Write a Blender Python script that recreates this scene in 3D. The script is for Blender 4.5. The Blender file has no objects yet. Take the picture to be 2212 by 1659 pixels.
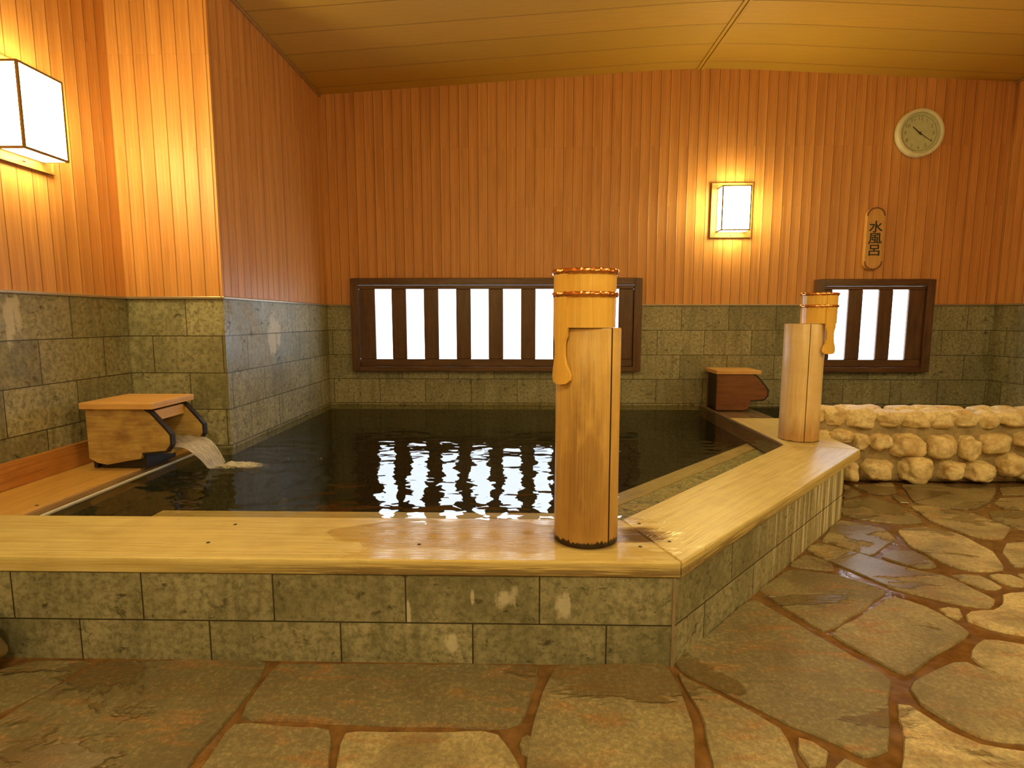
import bpy, bmesh, math, random
from mathutils import Vector, Matrix, noise
random.seed(7)
PI = math.pi
SC = bpy.context.scene

# ------------------------------------------------------------ camera
f_px, pitch, yaw, HC = 1204.09, 0.1157, 0.0214, 0.929
cd = bpy.data.cameras.new('camera'); cam = bpy.data.objects.new('camera', cd)
SC.collection.objects.link(cam); SC.camera = cam
cam.location = (0, 0, HC)
cam.rotation_euler = (PI/2 - pitch, 0, yaw)
cd.sensor_fit = 'HORIZONTAL'; cd.sensor_width = 36.0
cd.lens = 36.0 * f_px / 2212.0
cd.clip_start = 0.02

# ------------------------------------------------------------ view, world, lamps' strengths
SC.view_settings.view_transform = 'Standard'
SC.view_settings.look = 'None'
SC.view_settings.exposure = 0.0
SC.view_settings.gamma = 1.0
SC.view_settings.use_curve_mapping = False
w = bpy.data.worlds.new('world'); SC.world = w; w.use_nodes = True
w.node_tree.nodes['Background'].inputs[0].default_value = (0.02, 0.017, 0.012, 1)
w.node_tree.nodes['Background'].inputs[1].default_value = 1.0
WARM = (1.0, 0.79, 0.29)
LANTERN = 44.0          # radiance of the paper lantern panes
WINDOW = 6.2            # radiance of the frosted window panes (daylight)
CEIL_FILL = 122.0         # radiance of the unseen ceiling lights added as fill

# ------------------------------------------------------------ room measures
XL, XP, YP, XR, YB, YR = -1.96, -1.478, 2.736, 3.449, 4.2, -1.7
ZT, ZK, ZKB, ZW = 1.031, 0.29, 0.246, 0.284
XG, ZR = 1.239, 2.70
BW, BH = 0.349, 0.184

# ------------------------------------------------------------ material helper
class NT:
    def __init__(s, name):
        s.m = bpy.data.materials.new(name); s.m.use_nodes = True
        s.t = s.m.node_tree; s.t.nodes.clear()
        s.out = s.t.nodes.new('ShaderNodeOutputMaterial')
    def n(s, typ, ins=None, **props):
        nd = s.t.nodes.new('ShaderNode' + typ)
        for k, v in props.items(): setattr(nd, k, v)
        if ins:
            for k, v in ins.items(): s.set(nd.inputs[k], v)
        return nd
    def set(s, sock, v):
        if isinstance(v, bpy.types.NodeSocket): s.t.links.new(v, sock)
        elif isinstance(v, bpy.types.Node): s.t.links.new(v.outputs[0], sock)
        else:
            if sock.type == 'RGBA' and len(v) == 3: v = (*v, 1)
            sock.default_value = v
    def math(s, op, a, b=None, c=None, clamp=False):
        nd = s.n('Math', operation=op, use_clamp=clamp)
        s.set(nd.inputs[0], a)
        if b is not None: s.set(nd.inputs[1], b)
        if c is not None: s.set(nd.inputs[2], c)
        return nd.outputs[0]
    def mix(s, fac, a, b, blend='MIX'):
        nd = s.n('Mix', data_type='RGBA', blend_type=blend)
        s.set(nd.inputs[0], fac); s.set(nd.inputs[6], a); s.set(nd.inputs[7], b)
        return nd.outputs[2]
    def ramp(s, fac, stops):
        nd = s.n('ValToRGB'); s.set(nd.inputs[0], fac); e = nd.color_ramp.elements
        while len(e) < len(stops): e.new(0.5)
        for i, (p, c) in enumerate(stops):
            e[i].position = p; e[i].color = (c, c, c, 1) if isinstance(c, (int, float)) else (*c, 1)
        return nd.outputs[0]
    def uv(s): return s.n('UVMap').outputs[0]
    def obj(s): return s.n('TexCoord').outputs['Object']
    def geo(s): return s.n('NewGeometry').outputs['Position']
    def map(s, vec, scale=(1, 1, 1), loc=(0, 0, 0), rot=(0, 0, 0)):
        return s.n('Mapping', {0: vec, 'Location': loc, 'Rotation': rot, 'Scale': scale}).outputs[0]
    def noise(s, vec, scale=5, detail=3, rough=0.55, dist=0.0):
        return s.n('TexNoise', {'Vector': vec, 'Scale': scale, 'Detail': detail, 'Roughness': rough, 'Distortion': dist}).outputs[0]
    def xyz(s, vec):
        return s.n('SeparateXYZ', {0: vec}).outputs
    def bump(s, h, dist=0.01, strength=1.0, normal=None):
        i = {'Height': h, 'Distance': dist, 'Strength': strength}
        if normal is not None: i['Normal'] = normal
        return s.n('Bump', i).outputs[0]
    def bsdf(s, color, rough=0.5, normal=None, **kw):
        i = {'Base Color': color, 'Roughness': rough}
        if normal is not None: i['Normal'] = normal
        i.update({k.replace('_', ' '): v for k, v in kw.items()})
        b = s.n('BsdfPrincipled', i)
        s.t.links.new(b.outputs[0], s.out.inputs[0])
        return s.m

# ---- bamboo-slat wall panelling: UV in metres, u across the slats, v up
def m_panel():
    s = NT('slatted_wall_panel'); x = s.xyz(s.uv())
    v = s.n('CombineXYZ', {0: x[1], 1: x[0]}).outputs[0]
    br = s.n('TexBrick', {'Vector': v, 'Color1': (0, 0, 0), 'Color2': (1, 1, 1), 'Mortar': (0.5, 0.5, 0.5), 'Scale': 1.0,
             'Mortar Size': 0.0006, 'Mortar Smooth': 0.1, 'Bias': 0, 'Brick Width': 1.13, 'Row Height': 0.0172},
             offset=0.37, offset_frequency=3)
    grain = s.noise(s.map(v, (1.5, 90, 1)), 4, 5, 0.6)
    big = s.noise(s.map(v, (0.5, 5, 1)), 3, 3)
    c = s.mix(br.outputs[0], (0.55, 0.245, 0.070), (0.74, 0.36, 0.115))
    c = s.mix(s.ramp(grain, [(0.35, 0), (0.7, 0.75)]), c, (0.40, 0.16, 0.045))
    c = s.mix(s.ramp(big, [(0.3, 0), (0.75, 0.5)]), c, (0.83, 0.42, 0.14))
    fr = s.math('FRACT', s.math('DIVIDE', x[0], 0.0688))
    d = s.math('ABSOLUTE', s.math('SUBTRACT', fr, 0.5))            # 0.5 at the groove
    g = s.math('MULTIPLY', s.math('SUBTRACT', d, 0.455), 22, clamp=True)
    c = s.mix(s.math('MULTIPLY', g, 0.62), c, (0.17, 0.06, 0.015))
    c = s.mix(s.math('MULTIPLY', br.outputs[1], 0.28), c, (0.20, 0.08, 0.02))
    h = s.math('SUBTRACT', s.math('MULTIPLY', s.math('POWER', d, 2), -1.2), s.math('MULTIPLY', g, 0.35))
    h = s.math('SUBTRACT', h, s.math('MULTIPLY', br.outputs[1], 0.08))
    h = s.math('ADD', h, s.math('MULTIPLY', grain, 0.03))
    return s.bsdf(c, 0.47, s.bump(h, 0.008, 0.85))
# ---- grey-green tuff tiles in running bond
def m_tile(bw, bh, name, dark=1.0, patches=(), streaks=False):
    s = NT(name); uv = s.uv()
    br = s.n('TexBrick', {'Vector': uv, 'Color1': (0, 0, 0), 'Color2': (1, 1, 1), 'Mortar': (0.5, 0.5, 0.5), 'Scale': 1.0,
             'Mortar Size': 0.0022, 'Mortar Smooth': 0.2, 'Bias': 0, 'Brick Width': bw, 'Row Height': bh}, offset=0.5)
    p = s.geo()
    n1 = s.noise(p, 5, 6, 0.65); n2 = s.noise(p, 55, 5, 0.75)
    spots = s.noise(s.map(p, (1, 1, 1.3), (3, 1, 2)), 24, 5, 0.62, 0.5)
    streak = s.noise(s.map(p, (9, 9, 0.9)), 3, 3)
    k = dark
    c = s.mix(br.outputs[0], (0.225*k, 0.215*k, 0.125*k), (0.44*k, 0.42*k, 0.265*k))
    c = s.mix(s.ramp(n1, [(0.38, 0), (0.68, 0.6)]), c, (0.53*k, 0.50*k, 0.335*k))
    c = s.mix(s.ramp(n2, [(0.36, 0.75), (0.58, 0)]), c, (0.105, 0.10, 0.05))
    c = s.mix(s.ramp(spots, [(0.59, 0), (0.70, 0.8)]), c, (0.05, 0.045, 0.022))
    c = s.mix(s.ramp(streak, [(0.52, 0), (0.72, 0.45)]), c, (0.10, 0.10, 0.055))
    for (cx, cy, cz, sx, sy, sz) in patches:                  # pale patches, limescale on most
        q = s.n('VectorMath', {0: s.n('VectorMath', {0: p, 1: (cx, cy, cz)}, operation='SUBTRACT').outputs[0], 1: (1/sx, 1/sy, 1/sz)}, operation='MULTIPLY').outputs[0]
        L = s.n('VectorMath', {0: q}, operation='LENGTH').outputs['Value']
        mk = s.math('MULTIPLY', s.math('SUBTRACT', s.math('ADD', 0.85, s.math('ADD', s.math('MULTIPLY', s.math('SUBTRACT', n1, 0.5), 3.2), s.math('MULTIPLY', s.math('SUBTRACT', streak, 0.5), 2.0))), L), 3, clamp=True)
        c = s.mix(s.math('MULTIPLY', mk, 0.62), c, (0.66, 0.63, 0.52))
    if streaks:
        px = s.xyz(p)
        st2 = s.noise(s.map(p, (26, 26, 1.1), (3, 3, 3)), 1.2, 3, 0.6)
        zone = s.math('MULTIPLY', s.math('SUBTRACT', px[0], 0.75), 2.0, clamp=True)
        c = s.mix(s.math('MULTIPLY', zone, 0.45), c, (0.60, 0.52, 0.30))
        c = s.mix(s.math('MULTIPLY', s.math('MULTIPLY', zone, s.ramp(st2, [(0.52, 0), (0.60, 1)])), 0.8), c, (0.86, 0.82, 0.62))
        c = s.mix(s.math('MULTIPLY', s.math('MULTIPLY', zone, s.ramp(st2, [(0.38, 1), (0.45, 0)])), 0.5), c, (0.16, 0.12, 0.05))
    c = s.mix(br.outputs[1], c, (0.045, 0.038, 0.02))
    h = s.math('SUBTRACT', s.math('MULTIPLY', n2, 0.25), br.outputs[1])
    h = s.math('SUBTRACT', h, s.ramp(spots, [(0.62, 0), (0.70, 0.5)]))
    return s.bsdf(c, s.ramp(n1, [(0.3, 0.35), (0.7, 0.6)]), s.bump(h, 0.003, 0.8))
def m_ceiling():
    s = NT('ceiling_boards'); x = s.xyz(s.uv())          # u = x, v = y
    fr = s.math('FRACT', s.math('DIVIDE', s.math('SUBTRACT', x[1], 4.079 - 0.2435*40), 0.2435))
    d = s.math('ABSOLUTE', s.math('SUBTRACT', fr, 0.5))
    g = s.math('MULTIPLY', s.math('SUBTRACT', d, 0.476), 50, clamp=True)
    rnd = s.n('TexWhiteNoise', {'W': s.math('FLOOR', s.math('DIVIDE', s.math('SUBTRACT', x[1], 4.079 - 0.2435*40), 0.2435))}, noise_dimensions='1D').outputs[0]
    gr = s.noise(s.map(s.uv(), (2, 45, 1)), 2.5, 4, 0.55)
    c = s.mix(rnd, (0.58, 0.375, 0.062), (0.65, 0.40, 0.07))
    c = s.mix(s.ramp(gr, [(0.35, 0), (0.75, 0.45)]), c, (0.44, 0.26, 0.04))
    c = s.mix(s.math('MULTIPLY', g, 0.6), c, (0.22, 0.12, 0.03))
    h = s.math('ADD', s.math('MULTIPLY', g, -0.7), s.math('MULTIPLY', x[1], 0.0))
    return s.bsdf(c, 0.55, s.bump(h, 0.006, 0.7))
# ---- plain lengthwise-grained wood; UV u along the grain
def m_wood(name, base, dark, light, rough=0.45, su=1.2, sv=26, knots=0.3, stain=None, bump=0.0015, coat=0.0):
    s = NT(name); uv = s.uv()
    wob = s.noise(s.map(uv, (1.2, 3, 1)), 2, 2)
    y = s.xyz(uv)
    vv = s.n('CombineXYZ', {0: y[0], 1: s.math('ADD', y[1], s.math('MULTIPLY', wob, 0.05)), 2: y[2]}).outputs[0]
    g = s.noise(s.map(vv, (su, sv, 1)), 3, 5, 0.6)
    g2 = s.noise(s.map(vv, (su*0.6, sv*3, 1)), 3, 4, 0.6)
    c = s.mix(s.ramp(g, [(0.38, 0), (0.72, 1)]), base, light)
    c = s.mix(s.ramp(g2, [(0.45, 0), (0.8, 0.6)]), c, dark)
    c = s.mix(s.ramp(g, [(0.25, 0.55), (0.42, 0)]), c, dark)
    bl = s.noise(s.map(s.geo(), (4, 4, 7), (3, 5, 1)), 2.2, 4, 0.6)
    c = s.mix(s.ramp(bl, [(0.46, 0), (0.70, knots)]), c, dark)
    r = rough
    if stain:
        c, r = stain(s, c, r, uv)
    return s.bsdf(c, r, s.bump(g2, bump, 0.6), **({'Coat_Weight': coat, 'Coat_Roughness': 0.12} if coat else {}))
def m_plain(name, col, rough=0.5, metal=0.0):
    s = NT(name); n = s.noise(s.obj(), 30, 3)
    c = s.mix(s.ramp(n, [(0.3, 0), (0.75, 0.4)]), col, tuple(x*0.6 for x in col))
    return s.bsdf(c, rough, Metallic=metal)
def m_emit(name, col, st, var=None):
    s = NT(name); c = col
    if var:
        n = s.noise(s.map(s.geo(), (2.2, 1, 1.3)), 2.2, 1); c = s.mix(s.ramp(n, [(0.35, 0), (0.65, 1)]), col, var)
    e = s.n('Emission', {0: c, 1: st}); s.t.links.new(e.outputs[0], s.out.inputs[0]); return s.m

# rim boards of the big bath: pale cypress, drenched and blackened where water runs over
def rim_stain_shade(s, c, r, uv):
    p = s.geo(); x = s.xyz(p); n = s.noise(s.map(p, (1.6, 9, 4)), 4, 4, 0.6)
    wet = s.math('SUBTRACT', 0.62, s.math('MULTIPLY', s.math('ABSOLUTE', s.math('SUBTRACT', x[0], -0.02)), 1.05))
    fr = s.math('MULTIPLY', s.math('SUBTRACT', 2.05, x[1]), 3.0, clamp=True)
    wet = s.math('MULTIPLY', s.math('ADD', wet, s.math('MULTIPLY', s.math('SUBTRACT', n, 0.5), 1.1)), fr)
    wm = s.ramp(wet, [(0.16, 0), (0.24, 1)])
    # lower part of the outer edge is stained dark near the overflow
    side = s.math('MULTIPLY', s.math('SUBTRACT', 0.283, x[2]), 60, clamp=True)
    zone = s.math('MULTIPLY', s.math('SUBTRACT', 1.15, s.math('ABSOLUTE', s.math('SUBTRACT', x[0], 0.1))), 2.0, clamp=True)
    st = s.noise(s.map(p, (1.6, 2, 56), (1, 2, 3)), 3, 3)
    sm = s.math('MULTIPLY', s.math('MULTIPLY', side, zone), s.ramp(st, [(0.38, 0), (0.52, 1)]))
    ln = s.noise(s.map(uv, (0.5, 60, 1), (1, 4, 0)), 2, 3, 0.6)
    c = s.mix(s.ramp(ln, [(0.56, 0), (0.68, 0.5)]), c, (0.42, 0.27, 0.09))
    c = s.mix(s.math('MULTIPLY', wm, 0.14), c, (0.52, 0.30, 0.14))
    bt = s.math('MULTIPLY', s.math('SUBTRACT', 0.262, x[2]), 70, clamp=True)
    c = s.mix(s.math('MULTIPLY', s.math('MULTIPLY', bt, zone), s.ramp(n, [(0.35, 0.2), (0.6, 0.75)])), c, (0.14, 0.09, 0.045))
    c = s.mix(s.math('MULTIPLY', side, 0.22), c, (0.30, 0.18, 0.07))  # whole outer edge face darker: its shade put into the colour
    c = s.mix(s.math('MULTIPLY', sm, 0.72), c, (0.13, 0.08, 0.035))
    qx = s.math('SUBTRACT', x[0], 0.183); qy = s.math('SUBTRACT', x[1], 1.590)
    qd = s.math('SQRT', s.math('ADD', s.math('MULTIPLY', qx, qx), s.math('MULTIPLY', qy, qy)))
    qm = s.math('MULTIPLY', s.math('SUBTRACT', s.math('ADD', 0.100, s.math('MULTIPLY', n, 0.022)), qd), 60, clamp=True)
    c = s.mix(s.math('MULTIPLY', qm, 0.8), c, (0.20, 0.10, 0.035))  # darker ring around the near post's foot
    # dirty mitre near the first post
    dx = s.math('SUBTRACT', x[0], 0.35); dy = s.math('SUBTRACT', x[1], 1.60)
    dd = s.math('SQRT', s.math('ADD', s.math('MULTIPLY', dx, dx), s.math('MULTIPLY', dy, dy)))
    dm = s.math('SUBTRACT', s.math('ADD', 0.085, s.math('MULTIPLY', s.math('SUBTRACT', n, 0.5), 0.14)), dd)
    c = s.mix(s.math('MULTIPLY', dm, 22, clamp=True), c, (0.16, 0.105, 0.06))
    rr = s.math('ADD', s.math('MULTIPLY', wm, -0.30), r)
    return c, rr
def post_stain(s, c, r, uv):
    x = s.xyz(uv); p = s.obj(); n = s.noise(s.map(p, (7, 7, 2.2)), 3, 4, 0.6)
    z = x[0]                                              # height above the rim
    g0 = s.noise(s.map(uv, (1.0, 70, 1)), 3, 4, 0.6)
    face = s.math('SUBTRACT', 1.0, s.math('MULTIPLY', s.math('ABSOLUTE', s.math('SUBTRACT', x[1], -0.012)), 8.0), clamp=True)
    mid = s.math('SUBTRACT', 1.0, s.math('MULTIPLY', s.math('ABSOLUTE', s.math('SUBTRACT', z, 0.24)), 2.4), clamp=True)
    f = s.math('MULTIPLY', s.math('MULTIPLY', face, s.math('ADD', mid, 0.18)), s.ramp(n, [(0.30, 0.35), (0.56, 1)]))
    c = s.mix(s.math('MULTIPLY', s.math('MULTIPLY', f, 1.5, clamp=True), s.ramp(g0, [(0.30, 0.95), (0.68, 0.45)])), c, (0.29, 0.15, 0.05))
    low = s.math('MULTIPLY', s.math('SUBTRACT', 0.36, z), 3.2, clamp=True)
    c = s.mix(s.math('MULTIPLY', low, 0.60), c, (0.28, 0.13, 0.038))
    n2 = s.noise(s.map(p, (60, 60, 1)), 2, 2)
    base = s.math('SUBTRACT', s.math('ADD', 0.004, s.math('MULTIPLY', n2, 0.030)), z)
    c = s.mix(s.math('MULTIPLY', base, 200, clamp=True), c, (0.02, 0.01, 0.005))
    top = s.math('MULTIPLY', s.math('SUBTRACT', z, 0.57), 14, clamp=True)
    c = s.mix(s.math('MULTIPLY', top, 0.35), c, (0.22, 0.12, 0.05))
    return c, r
def post_stain2(s, c, r, uv):
    x = s.xyz(uv); z = x[0]; p = s.obj(); n = s.noise(s.map(p, (12, 12, 2.0)), 3, 4, 0.6)
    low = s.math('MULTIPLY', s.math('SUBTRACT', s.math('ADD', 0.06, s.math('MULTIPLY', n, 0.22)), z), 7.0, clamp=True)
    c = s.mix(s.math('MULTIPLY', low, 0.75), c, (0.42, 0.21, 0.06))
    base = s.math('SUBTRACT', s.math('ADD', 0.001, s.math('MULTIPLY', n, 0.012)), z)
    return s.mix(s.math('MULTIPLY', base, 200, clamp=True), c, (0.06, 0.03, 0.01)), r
M = {}
M['panel'] = m_panel()
M['tile'] = m_tile(BW, BH, 'tuff_wall_tiles', dark=0.92, patches=[(-1.96, 2.104, 0.919, 0.1, 0.055, 0.13), (-1.478, 3.282, 0.845, 0.1, 0.07, 0.14)])  # the patch on the pier side only lightens the tiles
M['seat'] = m_tile(0.6, 0.6, 'pale_seat_stone', dark=1.9)
M['kerbtile'] = m_tile(0.3615, 0.137, 'tuff_kerb_tiles', dark=0.86, patches=[(-0.051, 1.43, 0.176, 0.055, 0.1, 0.060), (0.106, 1.43, 0.171, 0.028, 0.1, 0.045), (-0.313, 1.43, 0.140, 0.009, 0.1, 0.045), (-0.136, 1.43, 0.181, 0.010, 0.1, 0.035), (-0.197, 1.43, 0.047, 0.020, 0.1, 0.040)], streaks=True)
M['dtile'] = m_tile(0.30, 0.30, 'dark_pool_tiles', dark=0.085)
M['ceil'] = m_ceiling()
M['rim'] = m_wood('cypress_rim', (0.72, 0.60, 0.235), (0.46, 0.32, 0.10), (0.84, 0.74, 0.35), 0.34, stain=rim_stain_shade, sv=20)
M['leftrim'] = m_wood('amber_shelf_wood', (0.62, 0.37, 0.10), (0.42, 0.20, 0.05), (0.74, 0.46, 0.14), 0.42, sv=16)
M['redwood'] = m_wood('red_brown_backing_wood', (0.50, 0.21, 0.05), (0.22, 0.07, 0.02), (0.62, 0.30, 0.08), 0.4, sv=22)
M['wetedge'] = m_wood('wet_brown_edge', (0.20, 0.13, 0.07), (0.10, 0.06, 0.03), (0.30, 0.22, 0.14), 0.12, sv=30)
M['nosing'] = m_wood('submerged_nosing', (0.75, 0.62, 0.36), (0.35, 0.22, 0.10), (0.90, 0.78, 0.46), 0.4, sv=16)
M['post'] = m_wood('bamboo_post_wood', (0.80, 0.52, 0.15), (0.60, 0.35, 0.09), (0.90, 0.64, 0.22), 0.30, su=0.8, sv=30, stain=post_stain, bump=0.0008)
M['post2'] = m_wood('pale_post_wood', (0.80, 0.60, 0.30), (0.66, 0.45, 0.19), (0.88, 0.70, 0.40), 0.32, su=0.8, sv=26, stain=post_stain2, bump=0.0006)
M['crack'] = m_plain('dark_crack', (0.035, 0.015, 0.006), 0.7)
M['pail'] = m_wood('golden_pail_staves', (0.86, 0.52, 0.10), (0.72, 0.39, 0.055), (0.93, 0.62, 0.15), 0.24, su=0.8, sv=22, bump=0.0004, coat=0.35)
M['copper'] = m_plain('copper_hoop', (0.85, 0.38, 0.14), 0.22, 1.0)
M['frame'] = m_wood('dark_window_timber', (0.10, 0.045, 0.022), (0.045, 0.018, 0.01), (0.16, 0.08, 0.04), 0.33, sv=10)
M['spout'] = m_wood('weathered_spout_wood', (0.46, 0.31, 0.10), (0.22, 0.11, 0.04), (0.60, 0.43, 0.15), 0.55, su=2.2, sv=9, knots=0.75)
M['spoutdark'] = m_wood('reddish_spout_wood', (0.20, 0.075, 0.03), (0.09, 0.03, 0.012), (0.27, 0.11, 0.045), 0.4, sv=12)
M['lid'] = m_wood('spout_lid_wood', (0.72, 0.42, 0.15), (0.48, 0.24, 0.07), (0.80, 0.50, 0.20), 0.5, sv=18)
M['char'] = m_plain('blackened_edge', (0.022, 0.016, 0.014), 0.45)
M['lampwood'] = m_wood('lantern_wood', (0.24, 0.14, 0.04), (0.14, 0.07, 0.02), (0.30, 0.18, 0.06), 0.45, sv=20)
M['bead'] = m_plain('grey_metal_bead', (0.40, 0.33, 0.24), 0.35, 0.5)
M['eave'] = m_plain('brown_eave_bead', (0.42, 0.24, 0.11), 0.5)
M['pane'] = m_emit('lantern_pane', WARM, LANTERN)
M['sky'] = m_emit('frosted_daylight_pane', (0.86, 0.93, 1.0), WINDOW, (0.80, 0.90, 1.0))
M['clockrim'] = m_plain('cream_clock_case', (0.80, 0.80, 0.62), 0.35)
M['dial'] = m_plain('clock_dial', (0.60, 0.66, 0.44), 0.5)
M['dialink'] = m_plain('clock_numerals', (0.36, 0.36, 0.18), 0.6)
M['hand'] = m_plain('clock_hands', (0.10, 0.07, 0.04), 0.5)
M['signwood'] = m_wood('sign_slab_wood', (0.62, 0.34, 0.10), (0.45, 0.22, 0.06), (0.74, 0.44, 0.13), 0.4, sv=14)
M['ink'] = m_plain('sign_ink', (0.02, 0.022, 0.018), 0.5)
M['boulder'] = m_plain('boulder_stone', (0.26, 0.19, 0.10), 0.6)
M['white'] = m_plain('highlight_white', (0.7, 0.7, 0.66), 0.4)  # pale colour for the painted edge highlight

def m_flag():
    s = NT('flagstone_paving'); p = s.geo(); x = s.xyz(p)
    a = s.n('VertexColor', layer_name='tone').outputs[0]; t = s.xyz(a)
    rot = s.map(p, (1, 1, 1), (0, 0, 0), (0, 0, 0.7))
    n1 = s.noise(rot, 3.2, 5, 0.62, 0.5); n2 = s.noise(p, 75, 6, 0.8); n3 = s.noise(s.map(p, (2.2, 8, 1), rot=(0, 0, -0.55)), 2.4, 4, 0.6, 0.8)
    n4 = s.noise(s.map(p, (1, 1, 1), (5, 2, 0)), 130, 2, 0.6)
    n5 = s.noise(s.map(p, (1, 1, 1), (8, 3, 0)), 6.5, 4, 0.6)
    c = s.mix(t[0], (0.22, 0.19, 0.095), (0.98, 0.82, 0.45))
    c = s.mix(s.ramp(n1, [(0.35, 0.55), (0.6, 0)]), c, (0.13, 0.105, 0.06))
    c = s.mix(s.ramp(n3, [(0.52, 0), (0.68, 0.6)]), c, (0.50, 0.21, 0.055))
    c = s.mix(s.ramp(n2, [(0.42, 0.45), (0.58, 0)]), c, (0.10, 0.085, 0.05))
    c = s.mix(s.ramp(n2, [(0.52, 0), (0.72, 0.45)]), c, (0.66, 0.55, 0.36))
    c = s.mix(s.ramp(n5, [(0.46, 0), (0.66, 0.5)]), c, (0.15, 0.115, 0.06))
    wn = s.noise(s.map(p, (1.1, 2.2, 1), (2, 7, 0), (0, 0, -0.3)), 1.5, 5, 0.62, 0.6)
    far = s.math('ADD', wn, s.math('MULTIPLY', s.math('SUBTRACT', x[1], 2.2), 0.10))
    far = s.math('ADD', far, s.math('MULTIPLY', s.math('SUBTRACT', 0.4, x[0]), 0.03))
    wet = s.ramp(far, [(0.505, 0), (0.535, 1)])
    c = s.mix(s.math('MULTIPLY', wet, 0.62), c, (0.11, 0.07, 0.025))
    h = s.math('MULTIPLY', s.math('ADD', s.math('MULTIPLY', n2, 0.35), s.math('ADD', n1, s.math('MULTIPLY', n4, 0.25))), s.math('SUBTRACT', 1.0, s.math('MULTIPLY', wet, 0.78)))
    r = s.math('SUBTRACT', 0.42, s.math('MULTIPLY', wet, 0.36))
    return s.bsdf(c, r, s.bump(h, 0.010, 0.8))
def m_grout():
    s = NT('rusty_wet_grout'); p = s.geo(); n = s.noise(p, 25, 4); n2 = s.noise(p, 7, 2)
    c = s.mix(s.ramp(n, [(0.35, 0), (0.7, 1)]), (0.13, 0.062, 0.018), (0.24, 0.125, 0.04))
    return s.bsdf(c, s.ramp(n2, [(0.4, 0.08), (0.62, 0.4)]), s.bump(n, 0.004, 0.6))
def m_rock():
    s = NT('cobble_stone'); p = s.geo(); i = s.n('ObjectInfo').outputs['Random']
    n1 = s.noise(p, 14, 5, 0.6, 0.6); n2 = s.noise(p, 60, 3, 0.6)
    c = s.mix(i, (0.86, 0.72, 0.40), (0.92, 0.80, 0.48))
    c = s.mix(s.ramp(n1, [(0.45, 0), (0.7, 0.75)]), c, (0.55, 0.33, 0.13))
    c = s.mix(s.ramp(n2, [(0.35, 0.4), (0.55, 0)]), c, (0.42, 0.29, 0.14))
    return s.bsdf(c, 0.6, s.bump(n2, 0.004, 0.6))
def m_mortar():
    s = NT('rough_mortar'); p = s.geo(); n = s.noise(p, 18, 5, 0.6)
    c = s.mix(s.ramp(n, [(0.3, 0), (0.7, 1)]), (0.22, 0.16, 0.08), (0.46, 0.35, 0.18))
    return s.bsdf(c, 0.7, s.bump(n, 0.02, 0.7))
def m_water(name, tint, amp=1.0, centre=None, rings=()):
    s = NT(name); p = s.geo(); x = s.xyz(p)
    n1 = s.noise(s.map(p, (0.80, 1.15, 1), (0, 0, 0), (0, 0, 0.25)), 5.8, 1.5, 0.45, 0.3)
    n2 = s.noise(s.map(p, (0.8, 1.2, 1), (4, 1, 0), (0, 0, -0.3)), 17, 1, 0.4, 0.3)
    calm = s.ramp(s.math('MULTIPLY', s.math('SUBTRACT', 3.7, x[1]), 0.55, clamp=True), [(0, 0.25), (1, 1)])
    h = s.math('MULTIPLY', s.math('ADD', n1, s.math('MULTIPLY', n2, 0.22)), calm)
    if centre:
        dx = s.math('SUBTRACT', x[0], centre[0]); dy = s.math('SUBTRACT', x[1], centre[1])
        d = s.math('SQRT', s.math('ADD', s.math('MULTIPLY', dx, dx), s.math('MULTIPLY', dy, dy)))
        wv = s.math('MULTIPLY', s.math('SINE', s.math('ADD', s.math('MULTIPLY', d, 75), s.math('MULTIPLY', n1, 8))), s.math('POWER', 2.718, s.math('MULTIPLY', d, -1.9)))
        h = s.math('ADD', h, s.math('MULTIPLY', wv, 0.075))
    for cx, cy, rr in rings:
        dx = s.math('SUBTRACT', x[0], cx); dy = s.math('SUBTRACT', x[1], cy)
        d = s.math('SQRT', s.math('ADD', s.math('MULTIPLY', dx, dx), s.math('MULTIPLY', dy, dy)))
        e = s.math('DIVIDE', s.math('SUBTRACT', d, rr), 0.010)
        h = s.math('ADD', h, s.math('MULTIPLY', s.math('POWER', 2.718, s.math('MULTIPLY', s.math('MULTIPLY', e, e), -1)), 0.05))
    nm = s.bump(h, 0.0100*amp, 1.0)
    fr = s.n('Fresnel', {'IOR': 1.34, 'Normal': nm}).outputs[0]
    fr = s.math('MINIMUM', fr, 0.17)
    tr = s.n('BsdfTransparent', {0: tint}); gl = s.n('BsdfGlossy', {'Color': (1, 1, 1, 1), 'Roughness': 0.02, 'Normal': nm})
    mx = s.n('MixShader', {0: fr, 1: tr.outputs[0], 2: gl.outputs[0]})
    s.t.links.new(mx.outputs[0], s.out.inputs[0]); return s.m
def m_stream():
    s = NT('falling_water'); uv = s.uv()
    n = s.noise(s.map(uv, (2.0, 26, 1)), 3, 4, 0.6, 0.4)
    nm = s.bump(n, 0.01, 1.0)
    tr = s.n('BsdfTransparent', {0: (0.93, 0.90, 0.84, 1)})
    b = s.n('BsdfPrincipled', {'Base Color': (0.95, 0.93, 0.90, 1), 'Roughness': 0.08, 'Normal': nm, 'IOR': 1.33})
    mx = s.n('MixShader', {0: s.ramp(n, [(0.34, 0.22), (0.60, 0.95)]), 1: tr.outputs[0], 2: b.outputs[0]})
    s.t.links.new(mx.outputs[0], s.out.inputs[0]); return s.m
M['flag'] = m_flag(); M['grout'] = m_grout(); M['rock'] = m_rock(); M['mortar'] = m_mortar()
M['water'] = m_water('bath_water', (0.76, 0.75, 0.60, 1), 1.0, (-1.30, 2.37), ((0.52, 2.66, 0.05), (-0.845, 2.70, 0.06)))
M['water2'] = m_water('cold_bath_water', (0.45, 0.47, 0.36, 1), 0.35)
M['film'] = m_water('water_film', (0.95, 0.92, 0.87, 1), 0.3)
M['stream'] = m_stream()
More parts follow.
